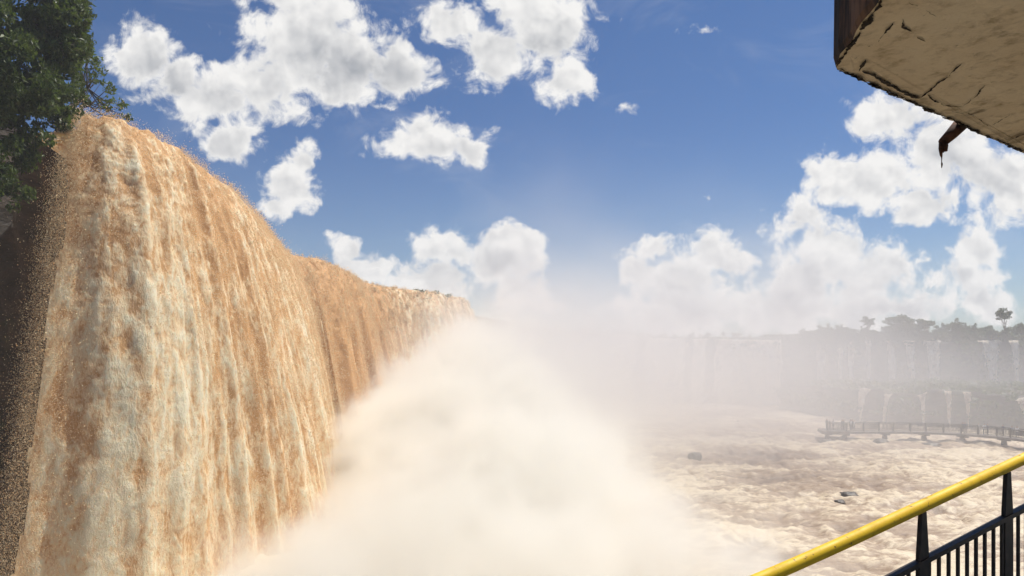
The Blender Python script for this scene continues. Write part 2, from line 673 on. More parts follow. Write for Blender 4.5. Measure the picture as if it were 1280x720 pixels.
def waterfall_mesh(name, plan, s, ztop, zbase, v0, amp, rows, mat, parent=None, foam0=0.0, back=6.0, ragged=0.0, seed=0.0, widen=0.0, edge=0.0):
    """a curtain of falling water: plan = lip points, the sheet comes over the lip and falls in ballistic arcs"""
    n = len(plan)
    tan = np.gradient(plan, axis=0)
    tan /= np.linalg.norm(tan, axis=1)[:, None]
    nor = np.stack([tan[:, 1], -tan[:, 0]], 1)            # to the right of the walking direction
    if isinstance(ztop, (int, float)):
        ztop = np.full(n, float(ztop))
    g = 9.81
    nb = 10
    # jets: each stretch of the lip has its own speed
    jet = v0 * (1 + .55 * fbm(s * .12 + seed, 3.3, seed, 3) + .35 * fbm(s * .5 + seed, 8.3, seed, 2))
    height = ztop - zbase
    zz = np.linspace(0, 1, rows) ** 1.15
    rowsP, rowsT, rowsF = [], [], []
    crest = 1.3 * amp * fbm(s * .35 + seed, 1.7, seed, 4) + 1.3 * amp * fbm(s * 1.3 + seed, 4.7, seed, 4)
    for k in range(nb):
        q = 1 - k / nb
        P = np.column_stack([plan - nor * (back * q ** 1.5)[..., None] if hasattr(q, 'shape') else plan - nor * back * q ** 1.5, ztop + crest * (1 - q) + .25 * q])
        rowsP.append(P)
        rowsT.append(np.full(n, -q * back / 3))
    for k in range(rows):
        fall = zz[k] * height
        tau = np.sqrt(2 * fall / g)
        sp = widen * (fall / height)
        o = jet * tau
        P = np.column_stack([plan + nor * o[:, None], ztop + crest * np.exp(-fall / 2.5) - fall])
        if widen:
            e = np.clip(1 - s / 14, 0, 1)[:, None]
            P[:, :2] -= tan[0] * (e * (sp[:, None] if hasattr(sp, 'shape') else sp))
        rowsP.append(P)
        rowsT.append(tau)
    P = np.array(rowsP)
    T = np.array(rowsT)
    S = np.broadcast_to(s, T.shape)
    # sideways flow of the pattern makes the streaks wander
    wob = .9 * fbm(S * .3 + seed, T * 1.6, seed + 4, 3)
    big = fbm((S + wob) * .2 + seed, T * .8, seed + 1, 3)
    rope = fbm((S + wob) * .95 + seed, T * 1.1, seed + 2, 3)
    clump = fbm((S + wob) * 1.25 + seed, T * 3.2, seed + 3, 4, .55, billow=True)
    fine = fbm((S + wob) * 2.7 + seed, T * 8.5, seed + 5, 3, .62, billow=True)
    grow = np.clip((T + .45) / 1.0, 0.25, 1)
    disp = amp * (1.1 * big * np.clip(T + .2, 0, 1) + .95 * rope * grow + .75 * clump * grow + .2 * fine * grow)
    # the curtain faces outwards and a little up
    out3 = np.zeros(P.shape)
    out3[..., :2] = nor[None]
    up = np.clip(1 - T / .7, 0, 1)
    out3[..., 2] = up
    out3 /= np.linalg.norm(out3, axis=-1)[..., None]
    P = P + out3 * disp[..., None]
    P[..., 2] += .3 * amp * clump * grow
    foam = foam0 + .34 + .2 * np.clip(T, 0, 2.4) + 1.3 * clump + .8 * fine + .95 * rope + .45 * big - .35 * np.exp(-np.abs(T) / .3)
    uv = np.stack([S + wob, T], -1)
    nr = len(rowsP)
    faces = grid_faces(nr, n)[:, ::-1]
    if ragged:                                          # ragged sides that draw in as the water falls
        half = s[-1] / 2
        tm = np.sqrt(2 * height.max() / g)
        q = np.clip(T / tm, 0, 1)
        lft = half * (.12 + 1.2 * ragged * q ** .8 + .75 * fbm(T * 2.2 + seed, S * 1.6, seed, 4, .6))
        rgt = half * (.12 + 1.1 * ragged * q ** .8 + .6 * fbm(T * 2.2 + seed + 40, S * 1.6, seed, 4, .6))
        keep = ((S > lft) & (S < s[-1] - rgt) & (half * 2 - lft - rgt > .1 * half)).ravel()
        faces = faces[keep[faces].all(1)]
    if edge:
        cut = edge * (.9 + 1.3 * fbm(T * 2.2 + seed, 3.1, 9.0, 2) + .5 * fbm(T * 7 + seed, S * 1.4, seed + 9, 3))
        keep = (S > cut).ravel()
        faces = faces[keep[faces].all(1)]
    o = mesh_np(name, P.reshape(-1, 3), faces, mat, parent, True, {'foam': foam}, uv=uv.reshape(-1, 2))
    return o, P, out3, T, S, foam


plan, s = resample(lip, lambda D: .0021 * D)
# shade of the dark recess in the middle painted as browner, less foamy water
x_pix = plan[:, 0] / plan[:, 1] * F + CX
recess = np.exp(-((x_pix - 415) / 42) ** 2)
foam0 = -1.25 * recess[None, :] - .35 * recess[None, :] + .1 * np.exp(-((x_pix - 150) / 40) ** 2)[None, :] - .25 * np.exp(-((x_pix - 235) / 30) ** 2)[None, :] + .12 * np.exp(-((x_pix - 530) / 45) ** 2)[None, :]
fall_root = empty('waterfall', (plan[0, 0], plan[0, 1], 0))
tag(fall_root, 'huge thundering curtain of brown and cream water filling the left side', 'waterfall')
fo, P, O3, T, S, fm = waterfall_mesh('curtain', plan, s, TOP, -.5, 2.0 + 1.3 * np.clip(s / 14, 0, 1), .52, 330, M['falls'], fall_root, foam0, back=9, widen=3.0, edge=.55)
fo.matrix_parent_inverse = fall_root.matrix_world.inverted() if False else Matrix.Translation(-Vector(fall_root.location))

# froth and loose drops torn off the curtain
NR, NC = T.shape
Sg = np.broadcast_to(s, T.shape)
dens_ = fbm(Sg * .8, T * 3.2, 31, 4, .6) + .6 * fbm(Sg * 3.0, T * 9, 32, 2)
prob = np.clip(dens_ + .12, 0.01, 1) ** 1.3
prob[:6] = 0
prob *= np.clip((T + .9) / .8, .1, 1)
cum = np.cumsum(prob.ravel())
npf, per = 17000, 36                                    # puffs of froth, drops in each
pick = np.searchsorted(cum, rng.random(npf) * cum[-1]).clip(0, NR * NC - 1)
ri, ci = pick // NC, pick % NC
near_edge = rng.random(npf) < .13                      # more of it where the curtain frays at its left end
ci[near_edge] = (1 + np.abs(rng.normal(.3, .55, near_edge.sum())) / s[-1] * NC * 2.2).astype(int).clip(0, 60)
pc = P[ri, ci] + rng.exponential(.1, npf)[:, None] * O3[ri, ci]
fallen = T[ri, ci].clip(0, 2.4)
up_ = rng.random(npf) < .1                             # little splashes above the lip
pc[up_, 2] += rng.exponential(.2, up_.sum()) * np.exp(-fallen[up_] / .5)
rad_ = (.14 + .1 * fallen) * rng.lognormal(0, .35, npf)
g_ = rng.normal(size=(npf, per, 3)) * rad_[:, None, None]
g_[..., 2] *= (1 + .75 * fallen)[:, None]
base = (pc[:, None, :] + g_).reshape(-1, 3)
nd = npf * per
size = .00027 * base[:, 1] ** .92 * 1.35 * rng.lognormal(0, .35, nd)
nl = 26000                                             # the thin fringe at the left edge
rl_ = rng.integers(12, NR, nl)
fr_ = P[rl_, np.minimum(rng.integers(2, 16, nl), NC - 1)].copy()
sw = 1.0 + 1.1 * fbm(rl_ * .03, 2.2, 7.7, 3)
fr_[:, 1] += .6 - rng.exponential(.6, nl) * sw
fr_[:, 0] += rng.normal(0, .3, nl)
base = np.concatenate([base, fr_])
size = np.concatenate([size, .0062 * rng.lognormal(0, .4, nl)])
nd += nl
tint = np.repeat(rng.random(nd), 4)
tet = np.array([[1, 1, 1.6], [1, -1, -1.6], [-1, 1, -1.6], [-1, -1, 1.6]]) * .75
rot = rng.normal(size=(nd, 4, 3)) * .3
dv = base[:, None, :] + (tet[None] + rot) * size[:, None, None]
df = (np.array([[0, 1, 2], [0, 3, 1], [0, 2, 3], [1, 3, 2]])[None] + 4 * np.arange(nd)[:, None, None]).reshape(-1, 3)
so = mesh_np('spray', dv.reshape(-1, 3), df, M['spray'], fall_root, True, {'tint': tint})
so.matrix_parent_inverse = Matrix.Translation(-Vector(fall_root.location))
so['kind'] = 'stuff'

# ------------------------------------------------------------------ river
ys = 14 * (215 / 14) ** np.linspace(0, 1, 330)
xs = np.linspace(-60, 190, 900)
X, Y = np.meshgrid(xs, ys)
n1 = fbm(X * .09, Y * .13, 0, 3)
wx, wy = X + 3 * fbm(X * .12, Y * .12, 5, 2), Y + 3 * fbm(X * .12, Y * .12, 9, 2)
n2_ = fbm(wx * .28, wy * .42, 2, 5, .55, ridged=True)
n4_ = fbm(wx * .9, wy * 1.2, 4, 3, .55, ridged=True)
Z = 1.5 * n1 + 1.4 * n2_ + .25 * n4_ - .3
river = mesh_np('river', np.stack([X, Y, Z], -1).reshape(-1, 3), grid_faces(*X.shape), M['river'], None, True, {'foam': (.2 + 1.5 * n2_ + .7 * n1 + .7 * n4_)})
tag(river, 'brown foaming rapids spreading below the falls', kind='structure')

# ------------------------------------------------------------------ left cliff the trees grow on
def cliff_mesh(name, pts, ztop, zbase, back, amp, mat, spacing, rows=40, seed=0.0):
    pl, ss = resample(pts, lambda D: spacing)
    n = len(pl)
    tan = np.gradient(pl, axis=0)
    tan /= np.linalg.norm(tan, axis=1)[:, None]
    nor = np.stack([tan[:, 1], -tan[:, 0]], 1)
    zt = ztop(pl) if callable(ztop) else np.full(n, ztop)
    Ps = []
    for k in range(rows):
        q = k / (rows - 1)
        Z_ = zt * (1 - q) + zbase * q
        a = fbm(ss * .16 + seed, q * 2.2, seed, 4) * 1.6 + fbm(ss * .7 + seed, q * 7, seed + 2, 4) * .7
        Ps.append(np.column_stack([pl + nor * ((q ** 1.3) * amp * .8 + amp * a * (q > 0))[:, None], Z_]))
    tops = []
    for k in range(6, 0, -1):
        b = back * (k / 6) ** 1.6
        tops.append(np.column_stack([pl - nor * b, zt + .35 * fbm(ss * .4 + seed, k * 1.3, seed, 3)]))
    P_ = np.array(tops + Ps)
    return mesh_np(name, P_.reshape(-1, 3), grid_faces(len(P_), n)[:, ::-1], mat, None, True), pl, nor, zt


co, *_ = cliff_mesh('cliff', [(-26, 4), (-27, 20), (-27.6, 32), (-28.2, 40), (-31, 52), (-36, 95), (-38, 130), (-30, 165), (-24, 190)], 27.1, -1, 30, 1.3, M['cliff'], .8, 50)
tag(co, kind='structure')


# ------------------------------------------------------------------ foliage
def leaves(cent, size, droop=.5, n_seed=1, aspect=.42):
    """one folded leaf blade (two faces) per centre"""
    r = np.random.default_rng(n_seed)
    n = len(cent)
    a = r.normal(size=(n, 3))
    a[:, 2] -= droop
    a /= np.linalg.norm(a, axis=1)[:, None]
    b = np.cross(a, r.normal(size=(n, 3)))
    b /= np.linalg.norm(b, axis=1)[:, None]
    nn = np.cross(a, b)
    sz = (size * r.lognormal(0, .35, n))[:, None]
    v0 = cent - a * sz * .5
    v1 = cent + b * sz * aspect * .5 + nn * sz * .08
    v2 = cent + a * sz * .5
    v3 = cent - b * sz * aspect * .5 + nn * sz * .08
    v = np.stack([v0, v1, v2, v3], 1).reshape(-1, 3)
    i = 4 * np.arange(n)[:, None]
    f = np.concatenate([i + np.array([[0, 1, 2]]), i + np.array([[0, 2, 3]])], 0)
    tint = np.repeat(r.random(n), 4)
    return v, f, tint


def crown_points(clumps, per, seed=1):
    """points scattered in shells of clumps: list of (x, y, z, rx, ry, rz)"""
    r = np.random.default_rng(seed)
    out = []
    for c in clumps:
        vol = (c[3] * c[4] * c[5]) ** (1 / 3)
        n = max(8, int(per * vol ** 2))
        d_ = r.normal(size=(n, 3))
        d_ /= np.linalg.norm(d_, axis=1)[:, None]
        rad = (.35 + .65 * r.random(n) ** .6) * (1 + .3 * fbm(d_[:, 0] * 2 + c[0], d_[:, 1] * 2 + c[1], d_[:, 2] * 2 + c[2], 2))
        out.append(np.array(c[:3]) + d_ * np.array(c[3:6]) * rad[:, None])
    return np.concatenate(out)


def sub_clumps(c, n, k, seed):
    """breaks one big crown ellipsoid into n smaller clumps of relative size k"""
    r = np.random.default_rng(seed)
    out = []
    for _ in range(n):
        d_ = r.normal(size=3)
        d_ /= np.linalg.norm(d_)
        q = .95 * r.random() ** .5
        s_ = k * (.7 + .6 * r.random())
        out.append((c[0] + d_[0] * c[3] * q, c[1] + d_[1] * c[4] * q, c[2] + d_[2] * c[5] * q, c[3] * s_, c[4] * s_, c[5] * s_ * .75))
    return out


def tree(name, base, top, clumps, per, leaf, mat, seed, droop=.5, r0=.35, label=None, cat='tree', group=None, limbs=8):
    root = empty(name, base)
    mb = MB()
    b = Vector((0, 0, 0))
    tp = Vector(top) - Vector(base)
    rr = random.Random(seed)
    mid = b.lerp(tp, .5) + Vector((rr.uniform(-.1, .1), rr.uniform(-.1, .1), 0)) * tp.length
    pts = [b.lerp(mid, t).lerp(mid.lerp(tp, t), t) for t in [i / 6 for i in range(7)]]
    mb.tube(pts, [r0 * (1 - .75 * i / 6) for i in range(7)], 8)
    for c in clumps[:limbs]:
        e = Vector(c[:3]) - Vector(base)
        st = pts[rr.randint(2, 5)]
        m_ = st.lerp(e, .5) + Vector((0, 0, -.12 * (e - st).length))
        mb.tube([st, m_, e], [r0 * .32, r0 * .2, r0 * .06], 5)
    mb.build('trunk', M['bark'], root, True)
    pt = crown_points(clumps, per, seed) - np.array(base)
    v, f, tint = leaves(pt, leaf, droop, seed)
    mesh_np('crown', v, f, mat, root, False, {'tint': tint})
    return tag(root, label, cat, group)


def big(x, y, D, rx, ry, depth):
    p = at(x, y, D)
    return (p[0], p[1], p[2], rx / F * D, depth, ry / F * D)


# large tree above the left edge of the falls
cl = []
for i, (x, y, D, rx, ry, dp) in enumerate([(40, 30, 37, 62, 66, 2.2), (-20, 60, 35, 60, 80, 2.4), (70, 5, 38, 42, 46, 1.8), (30, 110, 36, 52, 50, 1.8), (62, 92, 37.5, 44, 50, 1.6), (88, 40, 38.5, 30, 62, 1.4), (84, 100, 39.5, 24, 36, 1.2), (10, 100, 36, 60, 60, 1.6), (45, 60, 38.5, 60, 50, 1.2)]):
    cl += sub_clumps(big(x, y, D, rx, ry, dp), 16, .32, 20 + i)
tree('overhanging_tree', (-31.5, 36, 26.4), (-28, 36.5, 33), cl, 620, .24, M['leaf'], 11, .9, .4,
     'big dark leafy tree leaning over the top left corner above the falls', limbs=12)
# lower bush hanging down the cliff
cl = []
for i, (x, y, D, rx, ry, dp) in enumerate([(28, 175, 36.5, 46, 42, 1.2), (5, 225, 36, 34, 40, 1.1), (-25, 180, 34, 40, 70, 1.5), (62, 140, 38.6, 34, 26, 1.0), (74, 150, 39, 16, 18, .6), (10, 130, 36, 50, 40, 1.4)]):
    cl += sub_clumps(big(x, y, D, rx, ry, dp), 14, .34, 40 + i)
tree('hanging_shrub', (-30, 36, 25.8), (-27.2, 36, 27.5), cl, 560, .22, M['leaf'], 12, 1.3, .16,
     'dark green shrub draping down the shaded rock beside the falls', 'shrub', limbs=10)
# small tree whose branch reaches out over the crest
cl = []
for i, (x, y, D, rx, ry, dp) in enumerate([(112, 88, 44, 20, 22, .8), (128, 112, 44, 16, 17, .7), (143, 135, 44, 15, 12, .6), (100, 60, 44, 16, 22, .8), (158, 147, 44, 8, 7, .4), (103, 125, 44, 14, 16, .6)]):
    cl += sub_clumps(big(x, y, D, rx, ry, dp), 8, .36, 60 + i)
tree('slender_tree', (-29, 45, 27), tuple(at(120, 95, 44)), cl, 300, .24, M['leaf light'], 13, .5, .14,
     'thin tree with an open branch reaching over the crest of the falls', limbs=40)

# small bushes left standing on the far end of the crest
for i, (x, y, D, rx, ry, lab) in enumerate([(522, 363, 156, 9, 3.2, 'low dark bush on the falls crest, left of the three there'),
                                            (543, 365, 162, 7, 3.5, 'small dark bush on the falls crest, middle of the three there'),
                                            (561, 370, 168, 4, 4.5, 'tiny bush at the far tip of the falls crest beside the rising mist')]):
    c = big(x, y, D, rx, ry, .8)
    tree('crest_bush', (c[0] - .4, c[1] + .6, c[2] - .9), (c[0], c[1], c[2] + .2), sub_clumps(c, 8, .5, 80 + i), 120, .34, M['leaf far'], 80 + i, .2, .09, lab, 'bush', 'bushes left on the crest of the falls')

# ------------------------------------------------------------------ far cliffs
UP = [(-22, 205), (-8, 212), (12, 214), (34, 206), (60, 192), (78, 184), (92, 178), (112, 172), (135, 166), (165, 158), (215, 140)]
LOW = [(66, 176), (68, 160), (70, 146), (76, 137), (92, 131), (112, 125), (135, 116), (170, 96)]


def up_top(pl):
    return np.interp(pl[:, 0], [-20, 10, 40, 80, 215], [26, 21.5, 17.4, 16.4, 16.0])


uc, upl, unor, uzt = cliff_mesh('far_cliff', UP, up_top, -1, 140, 1.6, M['far cliff'], .7, 46, 3.0)
tag(uc, kind='structure')
lc, lpl, lnor, lzt = cliff_mesh('rock_terrace', LOW, lambda pl: 6.3 + 2.6 * fbm(pl[:, 0] * .16, pl[:, 1] * .16, 2, 4), -1, 62, 1.4, M['far cliff'], .6, 24, 8.0)
tag(lc, kind='structure')


def on_line(pl, x):
    """index of the plan point seen at photo column x"""
    return int(np.argmin(np.abs(pl[:, 0] / pl[:, 1] * F + CX - x)))


FALLS = [  # columns in the photo, tier, drop left standing, raggedness, label
    (764, 800, 'u', 0.0, .04, 'pale hazy waterfall barely visible in the mist at the left end of the far cliff'),
    (806, 862, 'u', 0.0, .04, 'broad grey veil of falls in thick mist, left of the pink tinted far fall'),
    (868, 886, 'u', 0.0, .04, 'narrow white fall on the misty far cliff between two broad veils'),
    (890, 985, 'u', 0.0, .04, 'widest far waterfall, pinkish, straight behind the rapids'),
    (1016, 1036, 'u', 4.5, .5, 'slim curved fall at the left end of the wooded far cliff'),
    (1043, 1051, 'u', 5.0, .45, 'thin white thread of water, leftmost of three threads under the round tree'),
    (1056, 1071, 'u', 6.0, .45, 'short white thread of water, middle of three threads under the round tree'),
    (1078, 1090, 'u', 7.0, .4, 'bright narrow fall, right of three threads under the round tree'),
    (1108, 1118, 'u', 7.5, .1, 'faint short trickle alone on dark rock left of the widest wooded fall'),
    (1127, 1146, 'u', 7.0, .5, 'white fall just left of the tapering fall on the wooded cliff'),
    (1150, 1178, 'u', 4.0, .45, 'white fall tapering to a point on the dark wooded cliff'),
    (1222, 1252, 'u', 3.0, .5, 'wide pale fall on the far cliff near the right edge, left of the last one'),
    (1257, 1275, 'u', 4.0, .5, 'last narrow fall on the upper far cliff at the right edge'),
    (1074, 1092, 'l', 0.0, .3, 'cream lower fall behind the left part of the footbridge'),
    (1108, 1119, 'l', 0.0, .45, 'slanting lower fall right of the cream one behind the footbridge'),
    (1146, 1153, 'l', 0.0, .45, 'cluster of thin lower trickles behind the middle of the footbridge'),
    (1178, 1183, 'l', 0.0, .1, 'thin lower fall left of the bright column behind the footbridge'),
    (1199, 1209, 'l', 0.0, .3, 'bright narrow column of lower water behind the footbridge middle'),
    (1262, 1300, 'l', 0.0, .3, 'strong cream cascade on the lower rocks at the right edge'),
]
for i, (xa, xb, tier, stop, rag, lab) in enumerate(FALLS):
    pl = upl if tier == 'u' else lpl
    nr_ = unor if tier == 'u' else lnor
    zt_ = uzt if tier == 'u' else lzt
    a, b = sorted((on_line(pl, xa), on_line(pl, xb)))
    a, b = max(a, 0), max(b, a + 3)
    seg = pl[a:b + 1] + nr_[a:b + 1] * .5
    fine_, ss = resample(seg, lambda D: .16 if tier == 'u' else .12)
    if len(fine_) < 8:
        continue
    zt2 = np.interp(np.linspace(0, 1, len(fine_)), np.linspace(0, 1, b - a + 1), zt_[a:b + 1]) + (.2 if tier == 'u' else -.35)
    zb = stop if stop else (-.3)
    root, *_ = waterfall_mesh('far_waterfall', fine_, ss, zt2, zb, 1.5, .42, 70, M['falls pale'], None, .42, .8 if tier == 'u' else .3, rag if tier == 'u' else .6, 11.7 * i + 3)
    tag(root, lab, 'waterfall', 'waterfalls on the far cliff')

# undergrowth on the terrace and cliffs
pts = []
r2 = np.random.default_rng(5)
for pl, nr_, zt_, n, lo, hi in ((upl, unor, uzt, 17000, .0, 1.0), (lpl, lnor, lzt, 9000, 0.0, .75)):
    i = r2.integers(0, len(pl), n)
    q = r2.random(n) ** 1.4 * (hi - lo) + lo
    z = zt_[i] * (1 - q) + .5 * q
    m_ = fbm(pl[i, 0] * .12, z * .25, pl[i, 1] * .12, 3) > .02
    o_ = .4 + 1.6 * q ** 1.3 + np.abs(r2.normal(0, .7, n))
    p_ = np.column_stack([pl[i] + nr_[i] * o_[:, None], z])[m_]
    pts.append(p_[p_[:, 0] > 40 + 25 * r2.random(len(p_))])
i = r2.integers(0, len(lpl), 9000)          # the terrace between the tiers
bk = r2.random(9000) * 36
p_ = np.column_stack([lpl[i] - lnor[i] * bk[:, None], lzt[i] + r2.random(9000) * 2.0 * (fbm(lpl[i, 0] * .15, bk * .15, 1, 2) + .4).clip(0, 1)])
pts.append(p_[p_[:, 0] > 68])
xx_ = r2.uniform(20, 150, 26000)            # thicket under the far forest
yy_ = np.interp(xx_, upl[:, 0], upl[:, 1]) + 1.5 + 14 * r2.random(26000)
hh_ = (1.8 + 3.5 * fbm(xx_ * .22, yy_ * .1, 6, 4)).clip(.3, 6) * np.interp(xx_, [20, 66, 74], [.35, .4, 1])
pts.append(np.column_stack([xx_, yy_, np.interp(xx_, [-20, 10, 40, 80, 215], [26, 21.5, 17.4, 16.4, 16.0]) + hh_ * r2.random(26000) ** .6]))
v, f, tint = leaves(np.concatenate(pts), .85, .3, 6, .7)
un = mesh_np('undergrowth', v, f, M['leaf far'], None, False, {'tint': tint})
tag(un, 'dark green scrub clinging to the far cliffs and terrace', kind='stuff')

# forest on the far plateau: three kinds of tree, copied
protos = []
for k in range(4):
    r_ = [(3.0, 2.6), (2.4, 1.7), (2.2, 3.0), (3.4, 1.9)][k]
    H_ = [5.6, 7.0, 5.0, 6.0][k]
    cl = sub_clumps((0, 0, H_, r_[0], r_[0], r_[1]), 18, .34, 100 + k)
    cl += sub_clumps((0, 0, H_ * .42, r_[0] * (.95 if k != 1 else .5), r_[0] * (.95 if k != 1 else .5), r_[1] * .9), 14, .4, 110 + k)
    t_ = tree('forest_tree', (0, 0, 0), (.2, .1, H_), cl, 130, .48, M['leaf far'], 100 + k, .3, .2, limbs=9)
    protos.append(t_)
used = set()
spots = [  # x, top y, distance, kind, label (None: one of the crowd)
    (1085, 395, 176, 1, 'round crowned tree on a bare stem rising clear of the far forest'),
    (1123, 390, 178, 3, 'broad flat topped tree rising above the middle of the far forest'),
    (1255, 384, 172, 1, 'tallest tree on the far skyline near the right edge'),
    (1028, 404, 180, 0, 'dark domed tree near the left end of the far forest'),
    (1050, 404, 180, 0, 'domed tree between the left end of the far forest and the round crowned tree'),
    (1158, 396, 177, 3, 'wide tree right of the flat topped one in the far forest'),
    (1199, 394, 176, 2, 'bushy upright tree right of centre in the far forest skyline'),
]
for x in np.arange(1004, 1300, 3.6):
    spots.append((x + random.uniform(-4, 4), 418 - 20 * random.random() ** 1.6, random.uniform(174, 196), random.choice((0, 2, 2, 3)), None))
for x in np.arange(770, 1006, 13):
    spots.append((x + random.uniform(-5, 5), random.uniform(414, 423) + (1006 - x) * .012, random.uniform(226, 250), random.randint(0, 3), 'low'))
for (x, y, D, k, lab) in spots:
    t_ = protos[k] if k not in used else copy_tree(protos[k])
    used.add(k)
    p_ = at(x, y, D)
    ground = np.interp(p_[0], [-20, 10, 40, 80, 215], [26, 21.5, 17.4, 16.4, 16.0]) - .2
    hgt = [8.4, 9.0, 8.6, 8.2][k]
    sc = max(.45, (p_[2] - ground) / hgt)
    sink = 0.0
    if lab is None:                                     # trees of the closed forest: only the crowns show
        sc *= 1.3
        sink = .3 / 1.3 * hgt * sc
    t_.location = (p_[0], p_[1], ground - sink)
    wd = 1.0 if lab and lab != 'low' else random.uniform(.65, 1.0)
    t_.scale = (sc * wd, sc * wd, sc)
    t_.rotation_euler = (0, 0, random.uniform(0, 6.28))
    if lab is None:
        tag(t_, 'hazy tree in the dense line of forest along the right far cliff', 'tree', 'trees of the far forest')
    elif lab == 'low':
        tag(t_, 'faint low tree above the mist shrouded far falls in the centre', 'tree', 'low trees above the misty far falls')
    else:
        tag(t_, lab, 'tree', 'tall trees of the far skyline')

# ------------------------------------------------------------------ rocks in the rapids
def rock(x, y, rx, rz, seed, lab):
    D = EYE * F / (y - HY)
    n_, m_ = 28, 18
    th = np.linspace(0, 2 * np.pi, n_, endpoint=False)
    ph = np.linspace(0, np.pi, m_)
    TH, PH = np.meshgrid(th, ph)
    ux, uy, uz = np.cos(TH) * np.sin(PH), np.sin(TH) * np.sin(PH), np.cos(PH)
    k = 1 + .9 * fbm(ux * 1.2 + seed, uy * 1.2, uz * 1.2, 4)
    v_ = np.stack([ux * rx * k, uy * rx * .8 * k, uz * rz * k], -1)
    o = mesh_np('river_rock', v_.reshape(-1, 3), grid_faces(m_, n_, True)[:, ::-1], M['rock'], None, True)
    o.location = ((x - CX) / F * D, D, -.12)
    tag(o, lab, 'rock', 'rocks in the rapids')


rock(1062, 620, 1.0, .55, 1.3, 'dark wet rock breaking the foam in the middle of the rapids')
rock(1050, 628, .55, .35, 4.3, 'smaller dark rock just left of the larger one in mid rapids')
rock(868, 573, .9, 1.0, 7.7, 'large faint rock at the edge of the mist left of the footbridge')
rock(1035, 553, 1.4, .6, 12.2, 'low rock at the foot of the first footbridge pier')
rock(1100, 554, 1.3, .8, 15.2, 'low rock at the foot of the second footbridge pier')
rock(1165, 556, 1.6, .45, 17.2, 'long low rock below the middle of the footbridge')

# ------------------------------------------------------------------ far footbridge
RAIL_DIR = (1, 0)
PIERS = [(1034, 114.5), (1056, 113.5), (1106, 114), (1155, 113.2), (1203, 110.8), (1255, 106.5), (1310, 100)]
bp = [Vector(((x - CX) / F * D, D, 0)) for x, D in PIERS]
DECK = 1.35


def bez(pts_, n):
    p = np.array([[q.x, q.y] for q in pts_])
    r_, _ = resample(p, lambda D: 0.5)
    return [Vector((a, b, 0)) for a, b in r_]


line = bez(bp, 0)
bridge = empty('footbridge', bp[3])
tag(bridge, 'long low footbridge on stubby piers curving over the rapids in the haze', 'footbridge')
inv = Matrix.Translation(-bp[3])


def bpart(mb, name, mat):
    o = mb.build(name, mat, bridge)
    o.matrix_parent_inverse = inv
    return o


mb = MB()
for a, b in zip(line[:-1], line[1:]):
    mb.bar(a + Vector((0, 0, DECK)), b + Vector((0, 0, DECK)) + (b - a) * .002, 2.2, .3)
# platform at the left end
mb.bar(line[0] + Vector((-1.0, .4, DECK + .02)), line[6] + Vector((0, .4, DECK + .02)), 4.6, .47)
bpart(mb, 'deck', M['bridge'])
for q in bp[:-1]:
    mb = MB()
    mb.tube([q + Vector((0, 0, -.8)), q + Vector((0, 0, .6)), q + Vector((0, 0, DECK - .2))], [.6, .36, .3], 12)
    mb.bar(q + Vector((0, -1.0, DECK - .32)), q + Vector((0, 1.0, DECK - .32)), .7, .25)
    bpart(mb, 'pier', M['bridge'])
for side, nm in ((-1.03, 'top_rail'), (1.03, 'top_rail')):
    mb, mp = MB(), MB()
    nn = []
    for i, a in enumerate(line):
        dd = (line[min(i + 1, len(line) - 1)] - line[max(i - 1, 0)]).normalized()
        nn.append(a + Vector((-dd.y, dd.x, 0)) * side)
    mb.tube([p + Vector((0, 0, DECK + 1.4)) for p in nn], .06, 6)
    mb.tube([p + Vector((0, 0, DECK + .42)) for p in nn], .035, 5)
    bpart(mb, nm, M['bridge rail'])
    if side < 0:
        for i in range(0, len(nn), 5):
            m2 = MB()
            m2.bar(nn[i] + Vector((0, 0, DECK + .2)), nn[i] + Vector((0, 0, DECK + 1.62)), .16, .16)
            bpart(m2, 'rail_post', M['bridge rail'])
    for a, b in zip(nn[:-1], nn[1:]):
        for t_ in (0, .33, .66):
            p = a.lerp(b, t_)
            mp.bar(p + Vector((0, 0, DECK + .42)), p + Vector((0, 0, DECK + 1.38)), .045, .045)
    bpart(mp, 'railing_infill', M['bridge rail'])


# people on it
def person(mat, loc, rz, pose=0):
    me = bpy.data.meshes.new('person')
    a = .06 * pose
    V = [(0, 0, .92), (0, 0, 1.12), (0, 0, 1.38), (0, .0, 1.5), (0, .02, 1.6), (0, .02, 1.7),
         (.1, 0, .86), (.11, .04 + a, .48), (.11, 0, .06), (.11, .12, .03),
         (-.1, 0, .86), (-.11, .04 - a, .48), (-.11, 0, .06), (-.11, .12, .03),
         (.19, 0, 1.38), (.25, .02, 1.1), (.22, .16 + a, .9), (-.19, 0, 1.38), (-.25, .02, 1.1), (-.2, .18, 1.0)]
    E = [(0, 1), (1, 2), (2, 3), (3, 4), (4, 5), (0, 6), (6, 7), (7, 8), (8, 9), (0, 10), (10, 11), (11, 12), (12, 13), (2, 14), (14, 15), (15, 16), (2, 17), (17, 18), (18, 19)]
    RD = [.15, .14, .16, .06, .1, .08, .1, .07, .05, .035, .1, .07, .05, .035, .07, .05, .035, .07, .05, .035]
    me.from_pydata(V, E, [])
    me.materials.append(mat)
    o = bpy.data.objects.new('person', me)
    col.objects.link(o)
    sk = o.modifiers.new('body', 'SKIN')
    sk.use_smooth_shade = True
    o.modifiers.new('round', 'SUBSURF').render_levels = 1
    for i, r_ in enumerate(RD):
        me.skin_vertices[0].data[i].radius = (r_, r_ * .8)
    me.skin_vertices[0].data[0].use_root = True
    o.location = loc
    o.rotation_euler = (0, 0, rz)
    return o


